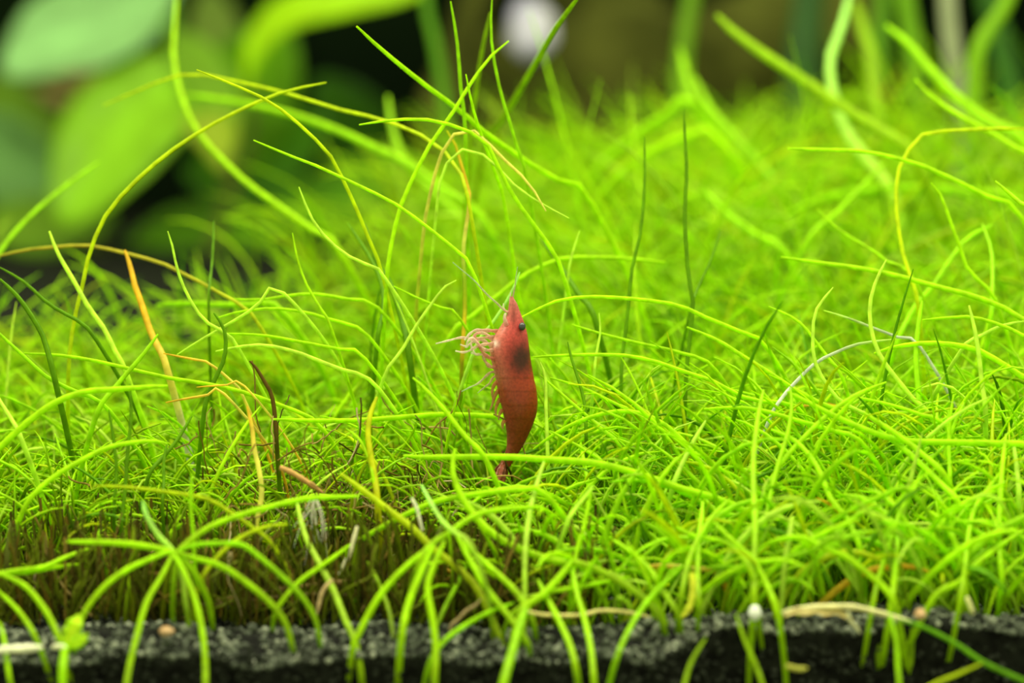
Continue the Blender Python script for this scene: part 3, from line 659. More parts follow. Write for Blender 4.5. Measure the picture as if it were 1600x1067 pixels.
# the blades that show largest after the traced ones: nearest, in view
px, py, d = project(P[:, 6])
vis = (px > 20) & (px < 1580) & (py > 500) & (py < 985) & (d < 29.6)
score = np.where(vis, R.max(1) / d * np.linalg.norm(P[:, -1] - P[:, 0], axis=1), 0)
pick = np.argsort(-score)[:N_SINGLE]
mask = np.ones(len(P), bool); mask[pick] = False
v, q, c = tubes(P[mask], R[mask], C[mask], sides=3, roll=RO[mask])
tag(link('lawn_grass', new_mesh('lawn_grass', v, q, c), M_BLADE), 'dense carpet of thin bright green grass filling the tank bottom', 'grass', kind='stuff')
for i in pick:
    org = P[i, 0]
    v, q, c = tubes((P[i] - org)[None], R[i][None], C[i][None], sides=5, flat=0.6)
    o = link('grass_strand', new_mesh('grass_strand', v, q, c), M_BLADE, None, Vector(org))
    qx, qy, _ = project(P[i])
    zone = ('at the left edge' if px[i] < 200 else 'behind the starry plant' if px[i] < 480 else 'by the center hub' if px[i] < 720 else 'under the shrimp' if px[i] < 860
            else 'above the yellow root' if px[i] < 1060 else 'above the white pebble' if px[i] < 1230 else 'over the dead leaf' if px[i] < 1420 else 'by the right edge')
    if py[i] < 740: zone = zone.replace('behind', 'high above').replace('by the center hub', 'high over the center hub').replace('under', 'close under')
    hue = {0: 'bright green', 1: 'mid green', 2: 'yellow-green', 3: 'pale green', 4: 'olive', 5: 'dark green', 6: 'orange'}[int(KI[i])]
    lean = qx[-1] - qx[0]
    form = 'drooping ' if qy[-1] > qy.min() + 35 else ''
    way = 'upright' if abs(lean) < 45 else ('right-leaning' if lean > 0 else 'left-leaning')
    tag(o, '%s%s %s strand of the lawn, %s' % (form, way, hue, zone), 'grass blade', '%s strands %s' % (hue, zone))

# ------------------------------------------------------------------ brown litter and roots
def litter():
    g = np.random.default_rng(8)
    n1, n2 = 700, 1700
    # curled bits in the thin patch, and upright dead stems along the left front
    x = np.concatenate([g.normal(-1.8, 0.95, n1), g.uniform(-6.2, 1.0, n2)])
    y = np.concatenate([g.uniform(-1.7, 0.3, n1), -2.55 + 1.5 * g.uniform(0, 1, n2) ** 1.3])
    n = n1 + n2
    up = np.arange(n) >= n1
    z = ground(x, y) + np.where(up, 0, np.abs(g.normal(0.45, 0.42, n)))
    S = 9
    az = g.uniform(0, 6.28, n)[:, None] + np.cumsum(g.normal(0, 0.4, (n, S)), 1)
    el = np.where(up, g.normal(1.25, 0.25, n), g.normal(0.1, 0.7, n))[:, None] + np.cumsum(g.normal(0, 0.3, (n, S)), 1) * np.where(up, 0.45, 1)[:, None]
    st = np.where(up, g.uniform(0.05, 0.135, n), g.uniform(0.04, 0.12, n))[:, None]
    Pp = np.stack([x[:, None] + np.cumsum(st * np.cos(az) * np.cos(el), 1), y[:, None] + np.cumsum(st * np.sin(az) * np.cos(el), 1), z[:, None] + np.cumsum(st * np.sin(el), 1)], -1)
    Pp[..., 2] = np.maximum(Pp[..., 2], ground(Pp[..., 0], Pp[..., 1]))
    r = np.where(up, g.uniform(0.008, 0.022, n), g.uniform(0.004, 0.014, n))[:, None] * np.ones((1, S))
    pal = np.array([(0.20, 0.14, 0.012), (0.32, 0.22, 0.04), (0.45, 0.33, 0.1), (0.10, 0.08, 0.01), (0.75, 0.62, 0.35), (0.11, 0.13, 0.006), (0.17, 0.22, 0.006)])
    ci = np.where(up, g.choice(7, n, p=[.14, .03, .01, .22, .005, .27, .325]), g.choice(7, n, p=[.3, .24, .16, .2, .05, .05, 0]))
    v, q, cc = tubes(Pp, r, np.repeat(pal[ci][:, None], S, 1), sides=3)
    tag(link('root_litter', new_mesh('root_litter', v, q, cc), M_ROOT), 'brown mat of dead stems and roots along the left front of the lawn', 'plant litter', kind='stuff')
litter()

def root_object(name, pts, d, w, col, label, cat, group=None, var=0.0):
    px_ = np.array(pts, float)
    dd = np.linspace(d - var, d + var, len(px_))
    path, u = spline(unproject(px_[:, 0], px_[:, 1], dd), 20)
    r = 0.5 * w * d / F_PX * np.interp(u, [0, .1, .8, 1], [0.7, 1, 1, 0.3])
    r = r * (1 + 0.18 * np.sin(u * 37) * np.sin(u * 11))
    org = path[0].copy()
    v, q, c = tubes((path - org)[None], r[None], np.tile(np.array(col), (1, 20, 1)), sides=6, flat=0.8)
    return tag(link(name, new_mesh(name, v, q, c), M_ROOT, None, Vector(org)), label, cat, group)
G = 'dead roots and runners on the soil'
root_object('root', [(825, 956), (855, 961), (908, 961), (938, 954), (983, 957), (1030, 968)], 27.2, 6, (0.88, 0.78, 0.3), 'pale yellow root lying along the soil right of center', 'root', G, .2)
root_object('root', [(703, 986), (706, 976), (717, 967), (728, 955), (743, 946), (752, 935)], 27.2, 6, (0.45, 0.33, 0.16), 'brown twisted root standing up from the soil below the shrimp', 'root', G)
root_object('root', [(277, 956), (337, 941), (412, 926), (487, 916), (533, 911), (582, 911), (640, 916)], 28.1, 11, (0.30, 0.20, 0.06), 'long dim brown root lying level behind the left front plants', 'root', G)
root_object('root', [(300, 948), (380, 940), (470, 930), (560, 930)], 28.0, 7, (0.24, 0.17, 0.06), 'dim brown root lying just under the long one at left', 'root', G)
root_object('root', [(643, 778), (651, 794), (657, 817), (664, 847)], 27.9, 5, (0.93, 0.9, 0.74), 'short whitish root sliver leaning at the front center hub', 'root', G)
root_object('root', [(558, 822), (547, 863), (536, 885), (529, 897)], 27.8, 6, (0.92, 0.86, 0.64), 'short cream root sliver right of the starry plant', 'root', G)
root_object('root', [(437, 730), (455, 738), (478, 752), (505, 770)], 28.6, 9, (0.62, 0.36, 0.12), 'orange brown root piece on top of the litter', 'root', G)
root_object('root', [(520, 905), (505, 922), (498, 945), (495, 960)], 27.4, 6, (0.72, 0.52, 0.28), 'tan root end hanging to the soil left of center', 'root', G)
root_object('root', [(-10, 1017), (20, 1014), (45, 1013), (68, 1011)], 26.5, 13, (0.92, 0.92, 0.74), 'thick cream runner on the soil in the lower left corner', 'root', G)
root_object('root', [(82, 1011), (92, 1010), (104, 1012)], 26.5, 9, (0.86, 0.86, 0.62), 'small cream runner stub beside the plantlet', 'root', G)
root_object('root', [(1222, 958), (1250, 951), (1290, 948), (1330, 948), (1373, 957), (1418, 971), (1450, 984)], 26.9, 9, (0.84, 0.80, 0.42), 'long cream runner over the dead leaf at right', 'root', G)
root_object('root', [(1081, 895), (1083, 915), (1081, 937), (1074, 955), (1062, 966)], 27.0, 10, (0.86, 0.90, 0.06), 'curled pale yellow stem on the soil right of center', 'root', G)
root_object('root', [(1510, 932), (1516, 946), (1521, 960)], 26.9, 7, (0.85, 0.84, 0.4), 'short cream stub on the soil at far right', 'root', G)
root_object('root', [(1325, 955), (1328, 970), (1336, 978), (1345, 990)], 26.8, 6, (0.6, 0.6, 0.35), 'thin pale root hooked down from the dead leaf', 'root', G)
root_object('root', [(1228, 1040), (1246, 1045), (1262, 1044)], 26.2, 8, (0.5, 0.5, 0.08), 'short yellow bit stuck before the black soil at right', 'root', G)

# tuft of white root hairs
t = empty('root_tuft', Vector(unproject(490, 776, 28.2)))
org = np.array(t.location[:])
for i in range(14):
    x0 = 490 + random.uniform(-4, 4); x1 = x0 + random.uniform(-34, 20); y1 = 815 + random.uniform(-15, 70)
    path, u = spline(unproject(np.array([x0, (x0 + x1) / 2 + random.uniform(-6, 8), x1]), np.array([775., (775 + y1) / 2, y1]), np.array([28.2, 28.2, 28.1 + random.uniform(-.2, .2)])), 8)
    v, q, c = tubes((path - org)[None], (0.009 * (1.1 - u))[None], np.tile(np.array((0.93, 0.88, 0.8)), (1, 8, 1)), sides=3)
    link('root_hair', new_mesh('root_hair', v, q, c), M_ROOT, t)
tag(t, 'hanging tuft of whitish root hairs over the brown litter', 'root')

# leaf shaped sheets (thickened)
def leaf_mesh(name, axis, halfw, col_mid, col_edge, cup=0.15, thick=0.03, nside=None, droop=0.0, nw=9):
    """axis (K,3) midrib, halfw (K) half widths, side vector field given by nside (3,)."""
    K = len(axis)
    s = np.asarray(nside, float); s /= np.linalg.norm(s)
    t = np.gradient(axis, axis=0); t /= np.linalg.norm(t, axis=1, keepdims=True)
    nrm = np.cross(np.tile(s, (K, 1)), t); nrm /= np.linalg.norm(nrm, axis=1, keepdims=True)
    w_ = np.linspace(-1, 1, nw)
    top = axis[:, None] + s * (halfw[:, None] * w_)[..., None] + nrm[:, None] * ((w_ ** 2) * -cup)[None, :, None] * halfw[:, None, None] + nrm[:, None] * (0.02 * np.cos(np.linspace(0, 22, K)))[:, None, None] * np.abs(w_)[None, :, None]
    th = thick * (1 - 0.85 * w_ ** 4)
    bot = top - nrm[:, None] * th[None, :, None]
    V = np.concatenate([top.reshape(-1, 3), bot.reshape(-1, 3)])
    a = np.arange(K * nw).reshape(K, nw); b = a + K * nw
    f = [np.stack([a[:-1, :-1], a[1:, :-1], a[1:, 1:], a[:-1, 1:]], -1).reshape(-1, 4),
         np.stack([b[:-1, :-1], b[:-1, 1:], b[1:, 1:], b[1:, :-1]], -1).reshape(-1, 4)]
    for k in (0, -1):
        e = np.stack([a[:-1, k], a[1:, k], b[1:, k], b[:-1, k]], -1)
        f.append(e if k == -1 else e[:, ::-1])
    f.append(np.stack([a[0, :-1], a[0, 1:], b[0, 1:], b[0, :-1]], -1)); f.append(np.stack([a[-1, 1:], a[-1, :-1], b[-1, :-1], b[-1, 1:]], -1))
    cm, ce = np.array(col_mid), np.array(col_edge)
    rib = np.exp(-(w_ / 0.08) ** 2)[None, :, None] * 0.25
    c = cm * (1 - w_[None, :, None] ** 2) + ce * w_[None, :, None] ** 2
    c = np.tile(c * (1 + rib), (K, 1, 1)).reshape(-1, 3)
    return new_mesh(name, V, np.concatenate(f), np.clip(np.concatenate([c, c]), 0, .95))

def leaf_px(name, pts, ds, wpx, c1, c2, parent, org, tilt=0.3, cup=0.18, mat=None, n=18, prof=None, thick=0.05):
    """leaf whose midrib passes through pixel points at depths ds; blade width wpx; tilt rolls the blade about its midrib."""
    pts = np.array(pts, float)
    path, u = spline(unproject(pts[:, 0], pts[:, 1], np.array(ds, float)), n)
    d = np.mean(ds)
    hw = 0.5 * wpx * d / F_PX * (np.interp(u, *prof) if prof else np.sin(np.clip(u, 0.02, 0.985) * math.pi) ** 0.6)
    t = path[-1] - path[0]; t /= np.linalg.norm(t)
    s = np.cross(t, FWD); s /= np.linalg.norm(s)
    s = s * math.cos(tilt) + FWD * math.sin(tilt)
    me = leaf_mesh(name, path - org, hw, c1, c2, cup=cup, nside=s, thick=thick)
    return link(name, me, mat or M_LEAF, parent)

# dead tan leaf on the soil at right
b0 = unproject(1285, 958, 26.9)
dl = empty('dead_leaf', Vector(b0)); o_ = np.array(b0)
leaf_px('leaf_blade', [(1225, 962), (1255, 957), (1290, 957), (1320, 962), (1332, 972)], [26.8, 26.85, 26.9, 26.9, 26.85], 22, (0.50, 0.42, 0.16), (0.36, 0.28, 0.09), dl, o_, tilt=0.9, cup=0.5, mat=M_ROOT, thick=0.012)
tag(dl, 'tan dead leaf lying on the rim of the soil at right', 'leaf')

# plantlet at lower left
pb_ = unproject(100, 1012, 26.6)
pl = empty('plantlet', Vector(pb_)); o_ = np.array(pb_)
leaf_px('leaf', [(104, 1010), (110, 995), (118, 978), (125, 962)], [26.6, 26.6, 26.6, 26.65], 30, (0.66, 0.92, 0.02), (0.52, 0.85, 0.01), pl, o_, tilt=0.25, cup=0.3, mat=M_BLADE, thick=0.03)
leaf_px('leaf', [(104, 1012), (118, 1006), (130, 1000), (138, 990)], [26.6, 26.55, 26.5, 26.5], 20, (0.62, 0.90, 0.02), (0.48, 0.80, 0.01), pl, o_, tilt=0.3, cup=0.3, mat=M_BLADE, thick=0.03)
path, u = spline(unproject(np.array([103., 98., 98.]), np.array([1008., 1040., 1080.]), np.array([26.6, 26.3, 26.2])), 10)
v, q, c = tubes((path - o_)[None], np.full((1, 10), 0.045), np.tile(np.array(PIG['green']), (1, 10, 1)), sides=6)
link('stem', new_mesh('stem', v, q, c), M_BLADE, pl)
tag(pl, 'small bright green plantlet with a bud-like leaf on the soil rim, lower left', 'plantlet')

def pebble(name, px_, py_, d_, wpx, mat, label, seed, cat='pebble', squash=0.8, tall=1.0):
    import bmesh
    bm = bmesh.new()
    bmesh.ops.create_icosphere(bm, subdivisions=3, radius=0.5 * wpx * d_ / F_PX)
    rd = random.Random(seed); a = [rd.uniform(0, 6) for _ in range(4)]
    for v_ in bm.verts:
        n_ = v_.co.normalized()
        v_.co *= 1 + 0.10 * math.sin(3 * n_.x + a[0]) + 0.08 * math.sin(4 * n_.y + a[1]) + 0.05 * math.sin(7 * n_.z + a[2])
        v_.co.z *= squash * tall
    me = bpy.data.meshes.new(name); bm.to_mesh(me); bm.free()
    for p_ in me.polygons: p_.use_smooth = True
    return tag(link(name, me, mat, None, Vector(unproject(px_, py_, d_))), label, cat)
pebble('pebble', 1179, 957, 26.85, 22, M_BEAD, 'round white pebble on the soil rim at right', 3, squash=1.0)
pebble('pebble', 1438, 960, 26.9, 20, M_TAN, 'small tan pebble on the soil rim beside the cream runner', 4)
pebble('pebble', 261, 986, 26.9, 24, M_TAN, 'rough tan pebble lying on the soil between the starry plant blades', 9, squash=0.6)

# ------------------------------------------------------------------ background: broad leaved plant, driftwood, stems
def broad_plant():
    b = unproject(150, 420, 57.5); b[2] = float(ground(b[0], b[1]))
    root = empty('broad_leaf_plant', Vector(b)); org = b.copy()
    A = ((0.30, 0.56, 0.14), (0.24, 0.47, 0.10))
    B = ((0.30, 0.66, 0.02), (0.22, 0.54, 0.015))
    lv = [
        ([(275, -30), (215, 15), (140, 50), (70, 75), (5, 115)], 57, 190, (0.36, 0.68, 0.28), (0.32, 0.62, 0.24), -0.55),
        ([(325, 90), (255, 150), (195, 205), (150, 260), (95, 350)], 56, 190, (0.34, 0.70, 0.02), (0.28, 0.60, 0.015), -0.35),
        ([(-60, 190), (0, 235), (50, 270), (120, 310)], 60, 150, (0.28, 0.56, 0.18), (0.24, 0.50, 0.14), -0.4),
        ([(385, 150), (395, 85), (425, 40), (470, 15), (540, 2), (660, -12)], 55, 62, (0.54, 0.94, 0.003), (0.46, 0.86, 0.003), 0.3),
        ([(350, 290), (375, 190), (405, 110), (440, 30)], 60, 170, (0.192, 0.480, 0.010), (0.144, 0.384, 0.010), 0.2),
        ([(290, 190), (325, 200), (350, 225), (350, 265)], 54, 70, (0.360, 0.480, 0.030), (0.280, 0.420, 0.015), 0.2),
        ([(270, 50), (310, 105), (345, 160), (365, 210)], 56, 80, (0.200, 0.400, 0.020), (0.240, 0.512, 0.024), 0.2),
        ([(140, -40), (190, -5), (230, 15), (275, 45)], 62, 110, (0.112, 0.320, 0.016), (0.096, 0.256, 0.016), 0.2),
        ([(-40, 350), (30, 355), (100, 355), (180, 345)], 58, 100, (0.220, 0.420, 0.020), (0.170, 0.360, 0.020), 0.3),
        ([(290, 270), (350, 280), (430, 250), (510, 190)], 62, 130, (0.128, 0.400, 0.016), (0.096, 0.320, 0.016), 0.2),
        ([(590, 290), (570, 230), (545, 180), (500, 120)], 64, 120, (0.072, 0.224, 0.016), (0.056, 0.176, 0.016), 0.2),
        ([(330, -20), (335, 40), (330, 90), (300, 140)], 64, 90, (0.208, 0.320, 0.048), (0.160, 0.256, 0.032), 0.2),
        ([(40, 120), (90, 140), (150, 140), (200, 110)], 63, 60, (0.384, 0.272, 0.112), (0.288, 0.192, 0.080), 0.2),
        ([(-30, 130), (20, 160), (60, 190), (90, 220)], 64, 120, (0.160, 0.320, 0.016), (0.128, 0.256, 0.016), 0.2),
        ([(180, 420), (250, 390), (330, 370), (440, 360)], 60, 110, (0.192, 0.480, 0.016), (0.160, 0.384, 0.016), 0.3),
        ([(420, 330), (480, 330), (560, 300), (640, 250)], 60, 110, (0.160, 0.448, 0.016), (0.128, 0.352, 0.016), 0.3),
    ]
    for pts, dl_, wpx, c1, c2, tl in lv:
        ds = np.linspace(dl_ + 0.6, dl_ - 0.6, len(pts))
        leaf_px('leaf', pts, ds, wpx, c1, c2, root, org, tilt=tl, cup=0.22, thick=0.06)
    for pts in ([(20, 110), (60, 130), (125, 160), (150, 420)], [(105, 330), (130, 380), (150, 430)], [(395, 130), (380, 250), (330, 380), (300, 460)], [(110, 300), (150, 380), (170, 440)], [(360, 240), (350, 330), (320, 440)]):
        pts = np.array(pts, float)
        path, u = spline(unproject(pts[:, 0], pts[:, 1], np.full(len(pts), 58.5)), 12)
        v, q, c = tubes((path - org)[None], np.full((1, 12), 0.13), np.tile(np.array((0.22, 0.3, 0.04)), (1, 12, 1)), sides=6)
        link('leaf_stalk', new_mesh('leaf_stalk', v, q, c), M_LEAF, root)
    tag(root, 'blurred broad leaved water plant with pale green oval leaves at upper left', 'water plant')
broad_plant()

def limb(name, pts, ds, ws, mat, label, cat, seed=1, n=30, sides=14, col=(0.2, 0.2, 0.1), amp=0.12, group=None, flat=1.0):
    pts = np.array(pts, float)
    path, u = spline(unproject(pts[:, 0], pts[:, 1], np.array(ds, float)), n)
    wv = np.interp(u, np.linspace(0, 1, len(ws)), ws) * 0.5 * np.mean(ds) / F_PX
    org = path[0].copy()
    v, q, c = tubes((path - org)[None], wv[None], np.tile(np.array(col, float), (1, n, 1)), sides=sides, flat=flat)
    g = np.random.default_rng(seed)
    ph = g.uniform(0, 6, 6)
    k = 1 + amp * (np.sin(v[:, 0] * 2.1 + ph[0]) + np.sin(v[:, 2] * 2.7 + ph[1]) + 0.6 * np.sin(v[:, 1] * 4 + v[:, 0] * 3 + ph[2]))
    ctr = np.repeat(path - org, sides, 0)
    v = ctr + (v - ctr) * k[:, None]
    # end caps
    caps = []
    for i0, rev in ((0, True), ((n - 1) * sides, False)):
        v = np.vstack([v, v[i0:i0 + sides].mean(0)]); c = np.vstack([c, c[i0]])
        for j in range(sides):
            a_, b_ = i0 + j, i0 + (j + 1) % sides
            caps.append([b_, a_, len(v) - 1, len(v) - 1] if rev else [a_, b_, len(v) - 1, len(v) - 1])
    me = bpy.data.meshes.new(name)
    me.from_pydata([tuple(p) for p in v], [], [tuple(f) for f in q] + [tuple(f[:3]) for f in caps])
    at = me.color_attributes.new('pigment', 'FLOAT_COLOR', 'POINT')
    at.data.foreach_set('color', np.concatenate([c, np.ones((len(c), 1))], 1).astype(np.float32).ravel())
    for p_ in me.polygons: p_.use_smooth = True
    return tag(link(name, me, mat, None, Vector(org)), label, cat, group)

limb('driftwood', [(700, 330), (760, 190), (900, 140), (1050, 110), (1230, 60), (1330, -60)], [60, 60, 60, 60, 61, 62], [120, 200, 230, 210, 190, 160], M_WOOD, 'dark brown driftwood trunk behind the lawn, beneath the pale stone', 'driftwood', 4)
limb('driftwood', [(700, 300), (690, 190), (715, 90), (760, -60)], [57, 57, 57.5, 58], [70, 70, 60, 50], M_WOOD, 'slim olive driftwood branch left of the pale stone', 'driftwood', 6, amp=0.05)
limb('driftwood', [(1030, 40), (960, 30), (900, 0), (850, -80)], [63, 63, 63, 63], [140, 150, 140, 120], M_WOOD, 'dark grey driftwood branch above the trunk, right of the pale stone', 'driftwood', 9)
pebble('stone', 833, 48, 56.5, 78, M_STONE, 'pale lilac white stone out of focus at the top center', 12, 'stone', squash=0.85, tall=1.5)

SG = 'tall background stems at upper right'
def stem(pts, d_, w_, col, label, flat=0.5):
    path_pts = list(pts)
    o_ = limb('plant_stem', path_pts, [d_] * len(pts), [w_ * 0.8, w_, w_ * 0.9], M_LEAF, label, 'plant stem', 3, n=20, sides=8, col=col, amp=0.02, group=SG, flat=flat)
    return o_
stem([(1480, -60), (1482, 20), (1490, 90), (1500, 150), (1506, 330)], 44, 34, (0.36, 0.40, 0.24), 'greyish stem blurred at the far upper right')
stem([(1412, -60), (1415, 0), (1424, 60), (1430, 120), (1440, 330)], 46, 34, (0.18, 0.42, 0.01), 'olive green ribbon leaf left of the greyish stem')
stem([(1590, -60), (1570, 10), (1535, 60), (1523, 120), (1520, 330)], 43, 26, (0.24, 0.5, 0.01), 'green ribbon leaf leaning right of the greyish stem')
stem([(1268, -60), (1262, 20), (1255, 100), (1250, 330)], 54, 60, (0.05, 0.14, 0.03), 'wide dark green ribbon leaf left of the mint bow')
stem([(1090, -60), (1080, 0), (1070, 60), (1062, 150), (1060, 330)], 48, 30, (0.16, 0.34, 0.01), 'olive ribbon leaf above the blurred cone')
stem([(660, -60), (668, 20), (680, 70), (700, 200), (710, 360)], 46, 18, (0.12, 0.34, 0.01), 'thin dim green ribbon leaf in the dark gap')
stem([(1530, -60), (1560, 60), (1580, 160), (1590, 330)], 52, 40, (0.06, 0.2, 0.02), 'dark green ribbon leaf at the far right edge')
stem([(1385, -60), (1375, 60), (1372, 150), (1380, 330)], 50, 30, (0.14, 0.36, 0.01), 'dim green ribbon leaf right of the mint bow')

# ------------------------------------------------------------------ shrimp
def shrimp():
    D = 29.7
    T = lambda tx, ty: (640 + tx / 2.963, 420 + ty / 2.963)
    rows = np.array([(128, 467, 473), (140, 463, 485), (150, 461, 494), (175, 458, 503), (200, 455, 512), (225, 446, 522), (250, 432, 531), (275, 414, 539), (300, 396, 546),
                     (325, 382, 549), (350, 374, 552), (375, 371, 555), (400, 372, 558), (425, 377, 562), (450, 384, 566), (475, 391, 570), (500, 397, 574), (525, 402, 580), (550, 406, 586),
                     (575, 410, 590), (600, 415, 592), (625, 421, 593), (650, 428, 592), (675, 434, 587), (700, 440, 579), (725, 444, 570), (750, 448, 560), (775, 450, 548),
                     (800, 451, 535), (825, 449, 522), (850, 443, 506), (875, 430, 490), (900, 417, 474), (915, 414, 464)], float)
    ty = np.linspace(128, 915, 132)
    xl = np.interp(ty, rows[:, 0], rows[:, 1]); xr = np.interp(ty, rows[:, 0], rows[:, 2])
    k = np.ones(7) / 7
    xl = np.convolve(np.pad(xl, 3, 'edge'), k, 'valid'); xr = np.convolve(np.pad(xr, 3, 'edge'), k, 'valid')
    # overlapping shell edges
    edges = [505, 565, 628, 690, 748, 805, 862]
    step = np.zeros_like(ty)
    for e in edges:
        step += np.where((ty > e - 48) & (ty <= e), (ty - (e - 48)) / 48 * 5.0, 0)
    step += np.where((ty > 470) & (ty <= 505), (ty - 470) / 35 * 2, 0)
    cx, hw = (xl + xr) / 2, (xr - xl) / 2
    hw = hw + step * 0.16
    px_, py_ = T(cx, ty)
    ctr = unproject(px_, py_, np.full(len(ty), D) + np.interp(ty, [128, 500, 915], [-0.08, 0.0, 0.12]))
    rad = hw / 2.963 * D / F_PX
    base = unproject(*[np.array(a) for a in T(445, 900)], np.array(D)); base = base.copy()
    root = empty('shrimp', Vector(base)); org = base
    NS = 28
    ang = np.arange(NS) / NS * 2 * math.pi
    V = []; Cc = []
    for i in range(len(ty)):
        dr = rad[i] * float(np.interp(ty[i], [128, 250, 400, 700, 915], [0.55, 0.75, 0.8, 0.78, 0.7]))
        ca, sa = np.cos(ang), np.sin(ang)
        # slightly keeled back (right), fuller flank
        ringx = ca * rad[i]; ringy = sa * dr * (1 - 0.18 * ca)
        V.append(ctr[i] + ringx[:, None] * RIGHT + ringy[:, None] * FWD)
        x_t = cx[i] + ca * hw[i]
        y_t = np.full(NS, ty[i])
        belly = np.clip((0.15 - ca) / 1.15, 0, 1)
        body = np.stack([np.interp(y_t, [128, 250, 420, 520, 720, 915], a) for a in ((0.55, 0.50, 0.46, 0.34, 0.22, 0.26), (0.16, 0.06, 0.035, 0.035, 0.03, 0.045), (0.14, 0.06, 0.03, 0.012, 0.010, 0.02))], -1)
        pale = np.array((0.78, 0.36, 0.27))
        kb = (belly ** 2 * np.interp(ty[i], [200, 330, 480, 560, 915], [0.25, 0.75, 0.6, 0.12, 0.08]))[:, None]
        col = body * (1 - kb) + pale * kb
        near = sa < 0.35
        # dark organ showing through the carapace, pale fleck, rostrum stripe
        wob = 1 + 0.18 * np.sin(x_t * 0.13 + ty[i] * 0.07)
        dk = np.exp(-(((x_t - 518) / 60) ** 2 + ((ty[i] - 415) / 78) ** 2) ** 1.7 * wob ** 2) * 0.97
        dk = np.maximum(dk, 0.6 * np.exp(-(((x_t - 482) / 10) ** 2 + ((ty[i] - 225) / 45) ** 2)))
        col = col * (1 - dk[:, None]) + np.array((0.035, 0.006, 0.004)) * dk[:, None]
        fl = np.exp(-(((x_t - 396) / 13) ** 2 + ((ty[i] - 345) / 16) ** 2)) * near
        col = col * (1 - fl[:, None]) + np.array((0.9, 0.72, 0.68)) * fl[:, None]
        for e in edges:
            if 0 < ty[i] - e < 7: col = col * 0.86
        Cc.append(col)
    V = np.array(V); n = len(V)
    idx = np.arange(n * NS).reshape(n, NS)
    q = np.stack([idx[:-1], idx[1:], np.roll(idx[1:], -1, 1), np.roll(idx[:-1], -1, 1)], -1).reshape(-1, 4)
    link('body', new_mesh('body', V.reshape(-1, 3) - org, q, np.array(Cc).reshape(-1, 3)), M_SHRIMP, root)

    def eye(tx, ty_, dd, lab=None):
        import bmesh
        bm = bmesh.new(); bmesh.ops.create_icosphere(bm, subdivisions=3, radius=0.042)
        for v_ in bm.verts: v_.co.z *= 1.15
        me = bpy.data.meshes.new('eye'); bm.to_mesh(me); bm.free()
        for p_ in me.polygons: p_.use_smooth = True
        m, nt, N, L = nodes_of('shrimp_eye')
        p = N('ShaderNodeBsdfPrincipled'); nz = N('ShaderNodeTexNoise'); nz.inputs['Scale'].default_value = 60
        cr = N('ShaderNodeValToRGB'); cr.color_ramp.elements[0].color = (0.01, 0.012, 0.018, 1); cr.color_ramp.elements[1].color = (0.06, 0.06, 0.07, 1)
        L(nz.outputs['Fac'], cr.inputs[0]); L(cr.outputs[0], p.inputs['Base Color']); p.inputs['Roughness'].default_value = 0.2
        out = N('ShaderNodeOutputMaterial'); L(p.outputs[0], out.inputs['Surface'])
        x_, y_ = T(tx, ty_)
        o = link('eye', me, m, root, Vector(unproject(x_, y_, D + dd) - org))
        if lab: o['label'] = lab
    eye(521, 267, -0.16, 'small black eye on the side of the head')
    eye(500, 262, 0.22)

    def limb_t(name, pts, ys, r0, r1, c0, c1, mat=M_LIMB, n=20, knobs=0.0):
        pts = np.array(pts, float)
        x_, y_ = T(pts[:, 0], pts[:, 1])
        path, u = spline(unproject(x_, y_, D + np.array(ys, float)), n)
        r = r0 + (r1 - r0) * u
        r = r * (1 + knobs * np.sin(u * 25))
        c = np.array(c0) * (1 - u[:, None]) + np.array(c1) * u[:, None]
        v, q, cc = tubes((path - org)[None], r[None], c[None], sides=6)
        return link(name, new_mesh(name, v, q, cc), mat, root)
    pk, wh, rd = (0.80, 0.42, 0.34), (0.88, 0.78, 0.68), (0.68, 0.20, 0.16)
    # walking legs, bunched in front of the chest
    legs = [
        ([(412, 290), (375, 286), (330, 284), (300, 286), (275, 305), (255, 330)], [-.05, -.1, -.15, -.18, -.2, -.22], .024, .012, rd, wh),
        ([(400, 315), (350, 318), (300, 325), (240, 318), (180, 332), (122, 346)], [-.05, -.1, -.12, -.2, -.28, -.34], .020, .008, pk, wh),
        ([(395, 345), (345, 350), (305, 362), (275, 380), (245, 386), (212, 380)], [-.1, -.2, -.25, -.28, -.3, -.3], .022, .009, pk, wh),
        ([(395, 375), (350, 375), (318, 350), (292, 318), (270, 335), (262, 365)], [-.12, -.22, -.28, -.3, -.32, -.3], .022, .011, pk, wh),
        ([(400, 420), (368, 410), (340, 388), (320, 350), (300, 305), (330, 295)], [-.1, -.2, -.24, -.26, -.25, -.22], .024, .012, rd, pk),
        ([(402, 455), (372, 452), (348, 425), (338, 398), (310, 396), (284, 388)], [-.1, -.18, -.2, -.22, -.25, -.26], .025, .011, rd, wh),
        ([(385, 330), (350, 300), (310, 300), (285, 340), (292, 375), (310, 400)], [.1, .12, .14, .12, .1, .1], .022, .010, pk, wh),
        ([(388, 370), (350, 335), (318, 330), (280, 345), (265, 360), (235, 350)], [.12, .16, .18, .16, .14, .1], .020, .009, pk, wh),
        ([(408, 480), (378, 478), (350, 500), (318, 530), (280, 548), (240, 568)], [-.05, -.12, -.15, -.18, -.2, -.22], .018, .006, pk, (0.55, 0.75, 0.45)),
        ([(408, 490), (385, 505), (370, 530), (345, 550), (315, 575)], [.08, .1, .1, .12, .12], .016, .006, pk, (0.6, 0.7, 0.4)),
    ]
    for pts, ys, r0, r1, c0, c1 in legs:
        limb_t('walking_leg', pts, ys, r0, r1, c0, c1, knobs=0.22)
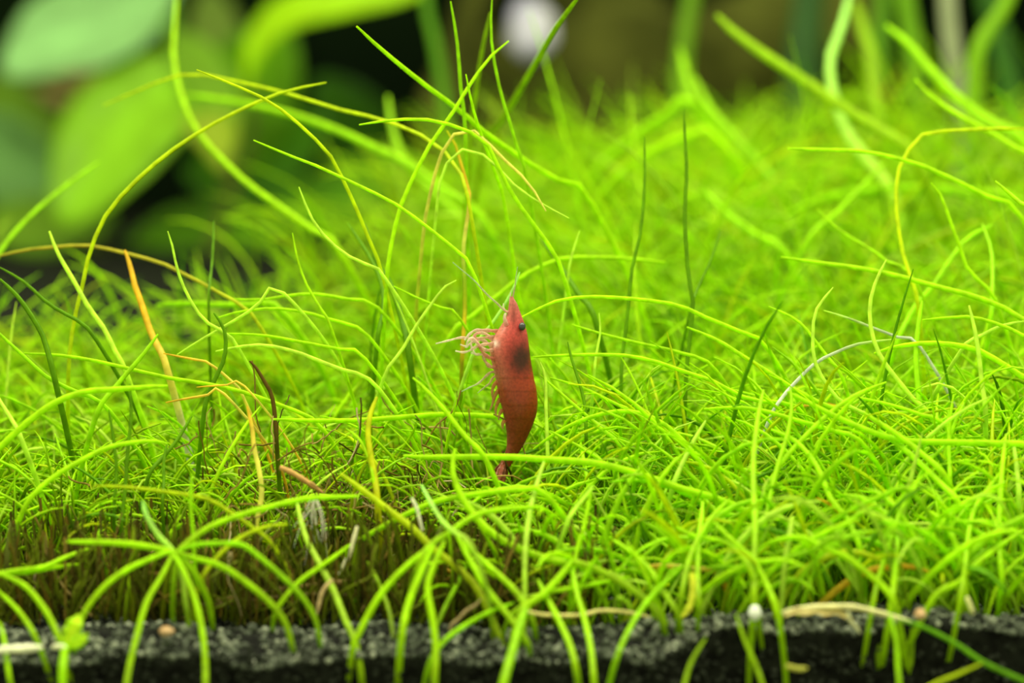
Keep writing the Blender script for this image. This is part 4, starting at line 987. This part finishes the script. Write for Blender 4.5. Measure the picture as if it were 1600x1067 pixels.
    # swimmerets under the abdomen
    for pts in ([(408, 520), (388, 545), (382, 580), (388, 610)], [(412, 560), (394, 590), (384, 625), (372, 655)], [(420, 600), (404, 630), (398, 660), (404, 685)], [(430, 650), (416, 675), (412, 700)], [(440, 700), (430, 720), (432, 742)]):
        limb_t('swimmeret', pts, [-.02] * len(pts), .026, .008, (0.66, 0.16, 0.08), (0.66, 0.36, 0.2))
    # antennae and scales at the head
    limb_t('antenna', [(462, 205), (430, 185), (405, 160), (360, 120), (300, 55), (235, 0), (200, -30)], [-.05, -.1, -.15, -.2, -.3, -.35, -.4], .013, .005, (0.66, 0.5, 0.4), (0.45, 0.66, 0.4), n=30)
    limb_t('antenna', [(472, 165), (480, 120), (488, 80), (492, 40), (500, -10)], [.05, .08, .1, .12, .16], .011, .004, (0.62, 0.36, 0.3), (0.4, 0.62, 0.3), n=24)
    limb_t('antennule', [(466, 200), (446, 195), (436, 180), (434, 160)], [-.08, -.1, -.12, -.12], .014, .005, pk, wh)
    limb_t('antennule', [(470, 175), (464, 150), (466, 128), (468, 108)], [-.05, -.06, -.06, -.06], .014, .005, pk, wh)
    limb_t('antennal_scale', [(450, 262), (442, 240), (440, 222), (444, 205)], [-.14, -.16, -.16, -.15], .030, .012, (0.66, 0.3, 0.24), wh)
    # tail fan
    for tip, wd, dd in (((430, 992), 15, -.04), ((406, 984), 16, -.1), ((418, 975), 15, .06), ((398, 952), 14, .1), ((448, 958), 12, .08)):
        x0_, y0_ = T(440, 893); x1_, y1_ = T(*tip)
        pts = [(x0_, y0_), (x0_ * .5 + x1_ * .5 - 1.5, y0_ * .5 + y1_ * .5), (x1_, y1_)]
        leaf_px('tail_fan', pts, [D + .1, D + .1 + dd * .5, D + .1 + dd], wd / 1.3, (0.30, 0.06, 0.03), (0.30, 0.08, 0.05), root, org, tilt=dd, cup=0.15, mat=M_SHRIMP, n=10, thick=0.014,
                prof=([0, .3, .7, .92, 1], [.35, .8, 1, .75, .3]))
    tag(root, 'red shrimp with a dark patch, upright and head up on the grass', 'shrimp')
shrimp()
